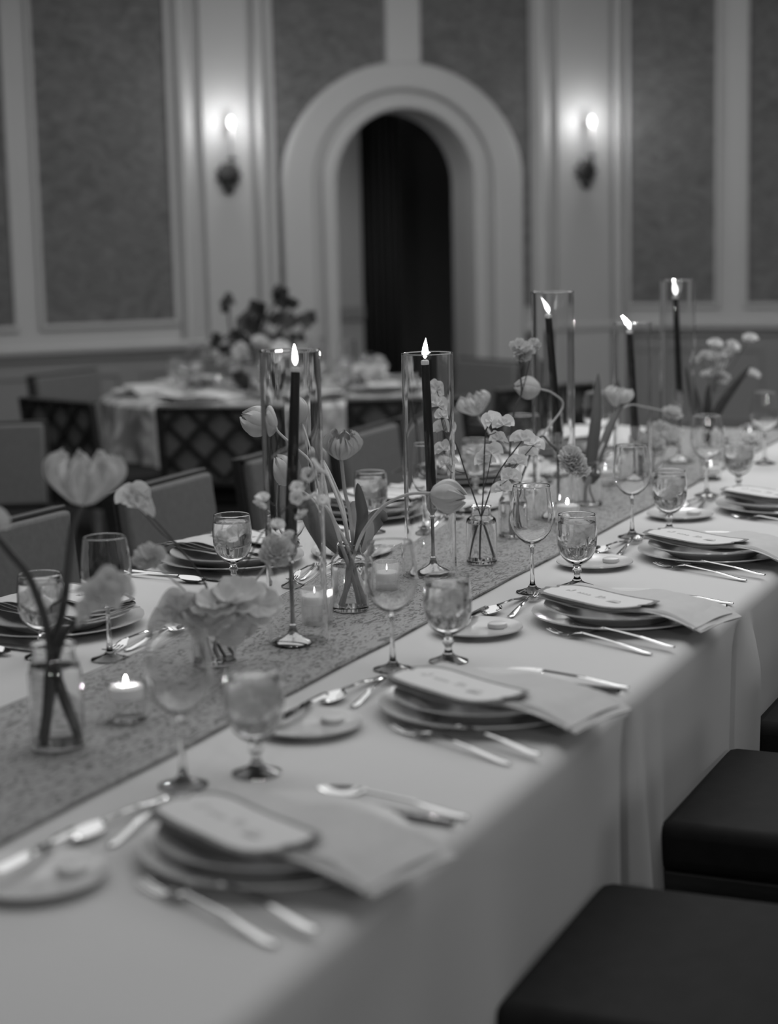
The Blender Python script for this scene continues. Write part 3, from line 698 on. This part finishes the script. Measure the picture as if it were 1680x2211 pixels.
def hurricane(x, y, h, r, label):
    z = ZRN; q = r-.0026; pr = [(0, q+.0006), (0, r-.0006), (.0006, r), (.002, r), (h*.5, r), (h-.003, r), (h-.0012, r), (h-.0004, r-.0005), (h, r-.0013), (h-.0004, q+.0005), (h-.0012, q), (h-.003, q), (h*.5, q), (.002, q), (.0006, q), (0, q+.0006)]
    o = MB().lathe(pr, 64, (x, y, z)).build('hurricane_glass', 'tube'); tag(o, label, 'hurricane glass', 'tall cylinder hurricane glasses')
D = [  # holder x, y, h | candle top x,y,z | hurricane height, radius, where
    (.785, .240, .197, .835, .245, .484, .520, .0535, 'leftmost', 'the left foreground', (-.25, -.1), 1.35),
    (1.475, .262, .172, 1.452, .262, .450, .468, .0540, 'second', 'the middle before the dark arch', (.15, .0), 1.5),
    (2.262, .255, .215, 2.220, .262, .505, .562, .0530, 'third', 'the right, before the cream wall', (-.5, .3), 1.4),
    (2.905, .250, .160, 2.895, .262, .425, .448, .0530, 'shortest', 'the right', (-.6, .4), 1.35),
    (3.375, .252, .218, 3.365, .262, .500, .550, .0530, 'farthest', 'the far right', (-.15, .1), 1.6)]
for x, y, h, x1, y1, z1, hh, hr, nm, wh, ln, fsz in D:
    zc = holder(x, y, h, 'slim brass candlestick, the %s one, in %s' % (nm, wh))
    taper(x, y, zc+.001, x1, y1, TZ+z1, 'lit black taper, the %s of the five, in %s' % (nm, wh), ln, fsz)
    cx_, cy_ = x*.5+x1*.5, y*.5+y1*.5
    hurricane(cx_, cy_, hh, hr, 'clear cylinder around the %s candle, in %s' % (nm, wh))

def votive(x, y, r, h, ribs, label, fill=.5, z=None):
    z = ZRN if z is None else z; t = thing('votive_candle', label, 'votive candle', (x, y, z), 'votive candles on the runner')
    fl = (lambda zz, a: .013*math.cos(ribs*a)) if ribs else None; n = ribs*4 if ribs else 40
    MB().lathe([(0, 0), (0, r*.93), (.003, r*.95), (h-.001, r), (h, r-.001), (h-.001, r-.0028), (.007, r*.95-.003), (.006, 0)], n, (x, y, z), fl).build('glass_cup', 'glass2' if ribs else 'glass', t)
    zw = h*fill; MB().lathe([(zw-.016 if zw > .023 else .007, 0), (zw-.016 if zw > .023 else .007, r*.84), (zw, r*.86), (zw+.0008, r*.8), (zw-.0005, r*.3), (zw-.001, 0)], 32, (x, y, z)).build('wax', 'tealwax', t)
    MB().tube([(x, y, z+zw), (x, y, z+zw+.006)], .0007, 5).build('wick', 'wax', t)
    flame_mesh((x, y, z+zw+.003), .42).build('flame', 'vflame', t)
votive(.249, .246, .031, .058, 0, 'smooth round glass votive burning beside the foreground bud vase', .88)
votive(.955, .277, .0300, .066, 36, 'tall ribbed glass votive burning beside the first candlestick', .80)
votive(1.262, .275, .0310, .062, 30, 'ribbed votive burning behind the bowl of the second wine glass', .66)
votive(2.170, .200, .031, .052, 0, 'votive burning behind the third water goblet', .86)
votive(2.839, .317, .031, .060, 0, 'votive burning on the runner between the third and fourth candles', .62)
votive(3.80, .250, .031, .060, 0, 'votive burning beyond the far vase on the runner', .62)
votive(3.86, .150, .031, .060, 0, 'rightmost votive burning at the far end of the runner', .62)
votive(5.585, 3.125, .030, .045, 0, 'lone votive burning on the round table', .6, TZ)
votive(3.05, .07, .031, .055, 0, 'votive burning just off the runner behind the fourth wine glass', .62, ZT)

# ------------------------------------------------------------------ vases and flowers
def vase(x, y, r, h, label, water=.66, neck=.62):
    z = ZRN; t = thing('bud_vase', label, 'vase', (x, y, z), 'clear bud vases')
    rn_ = r*neck; hs = h*.80
    o = [(0, 0), (0, r*.92), (.003, r), (hs-.012, r), (hs-.003, r*.93), (hs+.004, rn_*1.12), (hs+.010, rn_), (h-.004, rn_), (h-.002, rn_*1.1), (h, rn_*1.08)]
    i_ = [(h-.001, rn_*.93), (hs+.010, rn_*.93), (hs+.002, rn_*1.04), (hs-.005, r*.90), (hs-.013, r-.0022), (.008, r-.0022), (.007, 0)]
    MB().lathe(o+i_, 48, (x, y, z)).build('glass_body', 'glass', t)
    hw = h*water; MB().lathe([(.0075, 0), (.008, r-.0028), (hw-.001, r-.0028), (hw, r-.0028), (hw-.0006, r-.006), (hw-.0008, 0)], 48, (x, y, z)).build('water', 'watervase', t); return t
M['watervase'] = M['water']

def spline(pts, k=5):
    P_ = [Vector(p) for p in pts]; o = []
    for i in range(len(P_)-1):
        a, b, c, d = P_[max(i-1, 0)], P_[i], P_[i+1], P_[min(i+2, len(P_)-1)]
        for j in range(k):
            t_ = j/k; o.append(.5*((2*b)+(-a+c)*t_+(2*a-5*b+4*c-d)*t_*t_+(-a+3*b-3*c+d)*t_**3))
    o.append(P_[-1]); return o
def W(pts): return [(p[0], p[1], max(p[2]+TZ, ZRN+.010)) for p in pts]
def stem_part(t, pts, r, mat='stalk'): 
    sp = spline(pts); MB().tube(sp, [r*(1.05-.2*i/len(sp)) for i in range(len(sp))], 8).build('stem', mat, t)
def frame_at(axis):
    z = Vector(axis).normalized(); x = z.cross(Vector((.2, .9, .3))).normalized(); y = z.cross(x); return Matrix(((x.x, y.x, z.x), (x.y, y.y, z.y), (x.z, y.z, z.z)))
def petal_surf(c, Mx, L, wd, phi, open_, ruffle, rbase=.15, seed=0, twist=0.0):
    def f(u, v):                                                         # u along the petal, v across
        q = 2*v-1; wprof = math.sin(PI*min(1, (u*.82+.14)))**.55
        rad = L*(rbase*.2+(.41+open_*.9*u)*math.sin(PI*(.08+u*(.88-.43*min(1, open_))))) if u > 0 else L*.02
        ang = phi+q*wprof*wd*(.9-.15*u)+twist*u
        z = L*u*(1-.35*open_)-L*.05*abs(q)**2*(u)
        rr = rad*(1-.12*q*q)+ruffle*L*.10*u*math.sin(q*9+phi*3+seed)
        z += ruffle*L*.07*u*math.sin(q*11+phi*5+seed*2)
        return Vector(c)+Mx @ Vector((rr*math.cos(ang), rr*math.sin(ang), z))
    return f
def tulip_head(t, c, axis, L, open_=0.0, ruffle=.3, mat='petal', n=6, seed=0):
    Mx = frame_at(axis)
    if open_ > .3: n = 9
    for k in range(n):
        inner = k % 2
        MB().slab(petal_surf(c, Mx, L*(1.0-.04*inner), .80 if open_ < .3 else .62, 2*PI*k/n+seed, open_+(0 if inner else .02), ruffle, seed=seed+k), .0006, 12, 8).build('petal', mat, t)
def tulip(label, pts, head, L, axis, open_=0.0, ruffle=.25, r=.0038, leaves=(), mat='petal', stalk='stalk', seed=0, group='pale tulips'):
    pts = W(pts); t = thing('tulip', label, 'tulip', pts[0], group); h = Vector((head[0], head[1], head[2]+TZ)); ax = Vector(axis).normalized()
    base = h-ax*L*.48
    stem_part(t, pts[:-1]+[tuple(Vector(pts[-1]).lerp(base, .5)), tuple(base)], r, stalk)
    tulip_head(t, base, ax, L, open_, ruffle, mat, seed=seed)
    for lf in leaves: leaf_part(t, *lf)
    return t
def leaf_part(t, pts, wd, mat='leaf', curl=.35):
    sp = spline(W(pts), 6); n = len(sp)-1; vw = Vector((-.90, -.41, .1)).normalized()
    def f(u, v):
        i = min(n, round(u*n)); p = sp[i]; tg = (sp[min(i+1, n)]-sp[max(i-1, 0)]).normalized(); sd = tg.cross(vw).normalized(); q = 2*v-1
        hw = wd*math.sin(PI*min(1, (.12+.88*u)))**.7 if u < 1 else .0004
        return p+sd*(hw*q)+vw*(-hw*curl*q*q)
    MB().slab(f, .0009, n, 6).build('leaf', mat, t)
def ruffled(t, c, R, mat, seed=0, layers=4, name='petal', wv=.16):
    """open ruffled bloom of layered petals facing the table's near side"""
    rnd = random.Random(seed); ax = Vector((-.75+rnd.random()*.5, -.5+rnd.random()*.5, .35+rnd.random()*.5)).normalized(); Mx = frame_at(ax)
    for ly in range(layers):
        n = 5 if ly else 4; rr = R*(1-.2*ly)
        for k in range(n):
            ph = 2*PI*k/n+ly*.7+seed
            def f(u, v, ph=ph, rr=rr, ly=ly, k=k):
                q = 2*v-1; w_ = .75*math.sin(PI*(.1+.62*u)); a = ph+q*w_*1.1; rad = rr*u*(1-.10*q*q)+.0005
                z = rr*(.15+.28*ly)*(u**1.5)*(1.25-.25*q*q)+rr*wv*u*math.sin(q*7+ph*4+seed)+rr*wv*.3*math.sin(u*8)
                return Vector(c)+Mx @ Vector((rad*math.cos(a), rad*math.sin(a), z-rr*.2))
            MB().slab(f, .0005, 7, 8).build(name, mat, t)
def sweet_pea_head(t, c, R, mat, seed):
    rnd = random.Random(seed); ax = Vector((-.9+rnd.uniform(-.5, .5), -.42+rnd.uniform(-.5, .5), rnd.uniform(-.2, .5))).normalized(); Mx = frame_at(ax)
    up = Mx.transposed() @ Vector((rnd.uniform(-.4, .4), rnd.uniform(-.4, .4), 1)); a0 = math.atan2(up.y, up.x)
    for (sc_, span, dz, da, amp) in ((1.0, 1.75, 0, 0, .16), (.66, 1.0, .22, .9, .12), (.62, 1.0, .26, -.9, .12), (.34, .9, .40, 0, .05)):
        def f(u, v, sc_=sc_, span=span, dz=dz, da=da, amp=amp):
            q = 2*v-1; a = a0+da+q*span; rad = R*sc_*u*(1+.07*math.sin(q*5+seed)-.18*max(0, 1-abs(q)*5)*(sc_ > .9))
            return Vector(c)+Mx @ Vector((rad*math.cos(a), rad*math.sin(a), R*(dz*(1-u*.4)+.22*u*u*sc_+amp*u*math.sin(q*8+seed))))
        MB().slab(f, .0005, 5, 14).build('petal', mat, t)
def bloom(name, cat, label, pts, heads, R, mat, r=.0018, stalk='stalk', seed=0, group=None, layers=3, head_name='flower_head', many=False):
    pts = W(pts) if pts else []; hs = [Vector((h[0], h[1], h[2]+TZ)) for h in heads]
    base = pts[0] if pts else hs[0]
    t = thing(name, label, cat, base, group)
    if pts: stem_part(t, pts+[tuple(hs[0])], r, stalk)
    for i, h in enumerate(hs):
        if i and pts:
            j = min(range(len(pts)), key=lambda q: (Vector(pts[q])-h).length+(.05 if q > len(pts)-2 else 0)); a = Vector(pts[j]); MB().tube(spline([a, (a+h)/2+Vector((0, 0, -.006)), h], 4), r*.6, 5).build('side_stem', stalk, t)
        if many:
            m = MB(); tmp = MBCollector(m); ruffled_into(m, h, R, seed+i*3, layers); m.build(head_name, mat, t)
        elif name in ('sweet_pea', 'orchid'): sweet_pea_head(t, h, R*(1.12-.10*(i % 3)), mat, seed+i*3)
        else: ruffled(t, h, R*(1-.08*(i % 3)), mat, seed+i*3, layers, wv=.06 if name == 'poppy' else .16)
    return t
class MBCollector:
    def __init__(s, m): s.m = m
def ruffled_into(m, c, R, seed, layers):
    rnd = random.Random(seed); ax = Vector((-.8+rnd.random()*1.0, -.6+rnd.random()*.9, rnd.random()*.9)).normalized(); Mx = frame_at(ax)
    for ly in range(layers):
        n = 5; rr = R*(1-.22*ly)
        for k in range(n):
            ph = 2*PI*k/n+ly*.7+seed
            def f(u, v, ph=ph, rr=rr, ly=ly):
                q = 2*v-1; a = ph+q*.75*math.sin(PI*(.1+.62*u)); rad = rr*u*(1-.10*q*q)+.0004
                z = rr*(.15+.28*ly)*(u**1.5)+rr*.18*u*math.sin(q*7+ph*4+seed)
                return Vector(c)+Mx @ Vector((rad*math.cos(a), rad*math.sin(a), z-rr*.2))
            m.slab(f, .0005, 4, 5)

# foreground vase
vase(.090, .262, .039, .150, 'short clear bud vase in the left foreground holding three dark stems', .80, .78)
tulip('wide open pale tulip on a dark curved stem rising from the foreground vase', [(.100, .238, 0), (.090, .262, .128), (.096, .243, .217), (.112, .239, .295), (.119, .236, .327), (.126, .228, .350)], (.134, .226, .392), .086, (.0, -.1, 1), .40, .75, .0062, (), 'blush', 'darkstalk', 2)
bloom('sweet_pea', 'flower', 'dark stem leaning out to the left edge from the foreground vase', [(.070, .268, 0), (.088, .266, .148), (.081, .286, .244), (.058, .307, .294)], [(.034, .322, .330)], .030, 'blush', .0062, 'darkstalk', 5, 'soft blooms')
bloom('sweet_pea', 'flower', 'blurred low flower with a dark centre beside the foreground vase', [(.090, .280, 0), (.092, .262, .120), (.087, .243, .165), (.081, .218, .192), (.077, .187, .214)], [(.076, .170, .232), (.096, .160, .243), (.058, .175, .212)], .030, 'blush', .0050, 'darkstalk', 9, 'soft blooms', 2)
# second vase with the clustered blooms
vase(.612, .298, .034, .120, 'clear bud vase crowded with ruffled blooms, left of the first candlestick', .7, .75)
bloom('orchid', 'flower', 'pale orchid bloom on a long bare stem leaning left before the chair', [(.632, .286, 0), (.609, .290, .065), (.566, .286, .149), (.531, .315, .220)], [(.497, .374, .302), (.492, .362, .288)], .028, 'white', .0020, 'darkstalk', 3, 'soft blooms', 2)
bloom('ranunculus', 'flower', 'oval soft bloom hanging before the napkin, left of the water goblet', [(.600, .305, 0), (.599, .303, .050), (.512, .277, .132), (.457, .294, .188)], [(.425, .306, .222)], .028, 'blush', .0018, 'stalk', 12, 'soft blooms', 4)
bloom('poppy', 'flower', 'big cluster of ruffled poppies low in the left foreground', [(.620, .290, 0), (.604, .292, .057), (.574, .252, .106)], [(.501, .190, .152), (.468, .208, .146), (.554, .180, .128), (.475, .235, .122), (.531, .220, .100)], .048, 'blush', .0022, 'darkstalk', 20, 'soft blooms', 2)
bloom('ranunculus', 'flower', 'round ruffled ranunculus just left of the first candlestick', [(.606, .290, 0), (.608, .292, .057), (.639, .243, .133)], [(.667, .205, .195)], .031, 'blush', .0020, 'stalk', 31, 'soft blooms', 5)
bloom('waxflower_sprig', 'flower', 'airy sprig of small white blossoms crossing the first candle', [(.618, .300, 0), (.606, .292, .057), (.607, .218, .204), (.596, .184, .247), (.598, .145, .283), (.611, .125, .309)],
      [(.621, .116, .335), (.601, .193, .298), (.606, .130, .316), (.642, .101, .291), (.605, .124, .271), (.634, .098, .340), (.590, .143, .238), (.598, .195, .286), (.587, .158, .257), (.619, .112, .300), (.589, .123, .301), (.628, .105, .352)], .0125, 'white', .0013, 'darkstalk', 41, 'soft blooms', 2, many=True)
bloom('sweet_pea', 'flower', 'pair of pale petals low beside the poppies', [(.622, .310, 0), (.600, .306, .050), (.52, .29, .09)], [(.459, .272, .132), (.446, .291, .112)], .034, 'blush', .0018, 'stalk', 51, 'soft blooms', 2)
# tulip vase
vase(1.081, .269, .0355, .132, 'clear bud vase holding the tall tulips, beside the ribbed votive', .66, .66)
tulip('closed tulip bending far left across the first hurricane glass', [(1.099, .255, 0), (1.088, .262, .065), (1.087, .272, .123), (1.113, .321, .185), (1.161, .367, .268), (1.192, .434, .302), (1.200, .480, .322)], (1.208, .530, .350), .072, (0, 1, .35), 0, .22, seed=1,
      leaves=[([(1.080, .272, .113), (1.107, .319, .149), (1.146, .373, .196), (1.205, .430, .240), (1.245, .460, .277)], .016)])
tulip('plump closed tulip behind the first candle, lower left', [(1.095, .262, 0), (1.084, .264, .065), (1.070, .277, .126), (1.068, .299, .193), (1.104, .351, .217), (1.130, .395, .225)], (1.142, .445, .262), .068, (.1, .7, .8), 0, .2, seed=4,
      leaves=[([(1.090, .275, .110), (1.147, .354, .150), (1.186, .401, .179), (1.227, .439, .205)], .024)])
tulip('tulip half hidden behind the first candle', [(1.062, .274, 0), (1.080, .272, .065), (1.095, .277, .119), (1.168, .321, .186), (1.186, .355, .247), (1.210, .389, .284), (1.246, .432, .330)], (1.270, .459, .369), .062, (.3, .4, 1), 0, .2, seed=7,
      leaves=[([(1.085, .255, .117), (1.092, .244, .182), (1.095, .249, .218), (1.098, .255, .250)], .011)])
tulip('open ruffled parrot tulip standing upright above the tulip vase', [(1.068, .280, 0), (1.082, .269, .065), (1.093, .266, .122), (1.083, .266, .192), (1.068, .268, .239), (1.058, .267, .285)], (1.052, .264, .328), .060, (-.25, -.2, 1), .32, .75, seed=3,
      leaves=[([(1.095, .270, .110), (1.186, .271, .150), (1.210, .262, .168), (1.217, .250, .160)], .017), ([(1.085, .258, .115), (1.150, .270, .145), (1.230, .320, .170), (1.270, .350, .185)], .022)])
tulip('tulip arching right to lie across the second candlestick', [(1.062, .275, 0), (1.075, .268, .069), (1.072, .250, .125), (1.047, .216, .173), (1.050, .177, .217), (1.062, .135, .238), (1.074, .104, .241)], (1.092, .066, .234), .070, (.25, -1, -.12), .06, .35, seed=5, r=.0034)
tulip('slender tulip stem rising behind the tulip vase', [(1.108, .262, 0), (1.095, .268, .061), (1.100, .276, .119), (1.131, .307, .192), (1.185, .364, .255)], (1.205, .388, .290), .030, (.2, .5, 1), 0, .2, seed=6)
# white orchid vase
vase(1.618, .208, .0335, .126, 'clear bud vase with three thin crossing stems of white flowers', .70, .62)
wf = 'white sweet peas'
bloom('sweet_pea', 'flower', 'white sweet pea cluster leaning right before the wine glass', [(1.598, .226, 0), (1.616, .216, .081), (1.629, .209, .111), (1.647, .193, .170), (1.660, .175, .210)], [(1.671, .130, .270), (1.698, .115, .256), (1.658, .137, .222), (1.640, .150, .190), (1.645, .168, .162), (1.705, .131, .236)], .024, 'white', .0017, 'darkstalk', 60, wf, 2)
bloom('sweet_pea', 'flower', 'upright white sweet pea cluster above the crossing stems', [(1.600, .205, 0), (1.620, .210, .081), (1.638, .210, .161), (1.658, .211, .280)], [(1.658, .198, .309), (1.650, .165, .304), (1.659, .180, .271), (1.666, .200, .240), (1.666, .217, .220)], .024, 'white', .0017, 'darkstalk', 70, wf, 2)
bloom('sweet_pea', 'flower', 'white sweet pea spray seen through the second hurricane glass', [(1.636, .196, 0), (1.627, .204, .076), (1.627, .216, .116), (1.628, .247, .201), (1.628, .268, .262), (1.623, .285, .285)], [(1.624, .305, .345), (1.649, .318, .380), (1.617, .292, .322), (1.655, .328, .360), (1.617, .289, .250), (1.633, .289, .216), (1.643, .299, .292)], .024, 'white', .0017, 'darkstalk', 80, wf, 2)
# vase behind it
vase(1.955, .262, .033, .115, 'clear bud vase half hidden behind the white sweet peas', .7, .7)
bloom('carnation', 'flower', 'frilly carnation high on a curving dark stem against the chair rail', [(1.958, .252, 0), (1.957, .261, .080), (2.014, .291, .171), (2.037, .286, .291), (2.051, .272, .334), (2.057, .278, .388)], [(2.064, .281, .445), (2.085, .270, .437), (2.108, .262, .446), (2.075, .278, .428)], .024, 'blush', .0024, 'darkstalk', 90, 'soft blooms', 3)
tulip('smooth bud tulip lying sideways before the dark chair', [(1.945, .262, 0), (1.955, .262, .081), (2.090, .250, .207), (2.181, .214, .289), (2.148, .226, .326), (2.122, .245, .338)], (2.087, .269, .344), .064, (-.3, .9, .1), 0, .12, seed=8, r=.0028)
bloom('carnation', 'flower', 'drooping carnation on a bent dark stem beside the third candle', [(1.950, .255, 0), (1.956, .261, .081), (1.995, .225, .209), (1.991, .198, .241), (1.977, .173, .223)], [(1.955, .112, .187), (1.960, .100, .170), (1.952, .118, .205)], .033, 'blush', .0022, 'darkstalk', 100, 'soft blooms', 4)
tulip('loose open tulip between the second hurricane glass and the white sweet peas', [(1.965, .268, 0), (1.956, .264, .081), (2.146, .377, .198), (2.222, .443, .240)], (2.250, .474, .286), .064, (-.2, .3, 1), .40, .8, seed=11, mat='blush')
# fourth vase with the tall leaf
vase(2.472, .242, .033, .115, 'clear bud vase with a tall dark leaf behind the fourth place', .7, .72)
tulip('parrot tulip beside the fourth candle', [(2.465, .250, 0), (2.476, .245, .078), (2.606, .225, .197), (2.660, .220, .230)], (2.674, .227, .270), .060, (.1, -.2, 1), .32, .9, seed=13, mat='blush',
      leaves=[([(2.472, .243, .060), (2.483, .242, .113), (2.507, .234, .232), (2.545, .241, .342)], .016), ([(2.480, .243, .060), (2.534, .234, .131), (2.611, .220, .215), (2.681, .207, .262)], .011)])
bloom('ranunculus', 'flower', 'round ranunculus on a level stem crossing the fourth candle', [(2.478, .236, 0), (2.477, .241, .077), (2.652, .246, .198), (2.776, .232, .235), (2.860, .200, .222)], [(2.940, .152, .200)], .030, 'blush', .0022, 'stalk', 110, 'soft blooms', 4)
# far vase
vase(3.588, .212, .034, .120, 'clear bud vase of hyacinth near the far end of the runner', .7, .72)
t = bloom('hyacinth', 'flower', 'pale hyacinth spray with long dark leaves at the far end of the runner', [(3.586, .209, 0), (3.590, .212, .100), (3.640, .216, .190)], [(3.680, .212, .259), (3.688, .205, .288), (3.680, .230, .310), (3.700, .187, .316), (3.690, .222, .346), (3.666, .238, .252), (3.682, .197, .237), (3.713, .168, .337), (3.738, .122, .361), (3.726, .107, .249), (3.663, .264, .304)], .026, 'blush', .0018, 'darkstalk', 120, 'soft blooms', 2, many=True)
for lf in (([(3.588, .213, .08), (3.621, .181, .162), (3.675, .107, .275)], .015), ([(3.588, .213, .08), (3.637, .267, .159), (3.642, .301, .275)], .012), ([(3.588, .213, .08), (3.551, .210, .153), (3.563, .211, .225)], .012)): leaf_part(t, *lf, 'darkleaf')
vase(3.05, .245, .032, .085, 'low clear vase of soft blooms between the fourth and fifth candles', .7, .8)
bloom('ranunculus', 'flower', 'low mound of blurred blooms between the fourth and fifth candles', [(3.05, .245, 0), (3.055, .240, .07)], [(2.990, .221, .105), (3.054, .187, .112), (3.12, .20, .120), (3.093, .232, .130), (3.03, .274, .112)], .036, 'blush', .0020, 'stalk', 130, 'soft blooms', 3)

# flowers on the round table
fx, fy = 5.42, 2.83
t = thing('flower_bowl', 'dark bowl arrangement of branches and pale blooms on the round table', 'flower arrangement', (fx, fy, TZ))
MB().lathe([(0, 0), (0, .05), (.02, .09), (.06, .115), (.085, .11), (.082, .102), (.03, .08), (.02, 0)], 32, (fx, fy, TZ)).build('bowl', 'bronze', t)
rnd = random.Random(8)
for (bx, by, bz) in ((5.358, 2.922, .401), (5.349, 2.90, .25), (5.381, 2.86, .30), (5.455, 2.720, .427), (5.471, 2.676, .405), (5.458, 2.666, .300), (5.496, 2.589, .319), (5.40, 2.80, .36), (5.30, 2.98, .24)):
    a = Vector((fx, fy, TZ+.05)); b = Vector((bx, by, bz+TZ)); md = a.lerp(b, .55)+Vector((rnd.uniform(-.04, .04), rnd.uniform(-.04, .04), .02))
    sp = spline([a, md, b], 6); MB().tube(sp, [.006, ]*len(sp), 6).build('branch', 'darkstalk', t)
    m = MB()
    for k in range(9):
        p = sp[min(len(sp)-1, 4+rnd.randint(0, 9))] if k > 4 else b; d = Vector((rnd.gauss(0, 1), rnd.gauss(0, 1), rnd.gauss(.3, .6))).normalized(); L = .045+.03*rnd.random()
        sd = d.cross(Vector((-.9, -.4, .2))).normalized()
        m.slab(lambda u, v: p+d*(L*u)+sd*(.40*L*math.sin(PI*(.05+.93*u))*(2*v-1)), .001, 5, 2)
    m.build('foliage', 'darkleaf', t)
for k in range(11):
    a = rnd.random()*2*PI; r_ = .07+.10*rnd.random(); c = (fx+r_*math.cos(a), fy+r_*math.sin(a), TZ+.10+.16*rnd.random()); m = MB(); ruffled_into(m, c, .045, k, 3); m.build('bloom', 'blush' if k % 3 else 'white', t)
for k, (x, y, z) in enumerate(((5.62, 2.42, .02), (5.70, 2.34, .03), (5.55, 2.36, .02), (5.50, 2.26, .02))):
    m = MB(); ruffled_into(m, (x, y, TZ+.06+z), .055, 70+k, 4); o = m.build('loose_bloom', 'blush')
    MB().tube([(x, y, TZ+.003), (x, y, TZ+.05+z)], .004, 6).build('stem', 'darkstalk', o)
    tag(o, 'pale ruffled bloom at the right of the round table, '+('behind the others', 'rightmost of its row', 'middle of its row', 'nearest the camera')[k], 'flower', 'loose blooms on the round table')
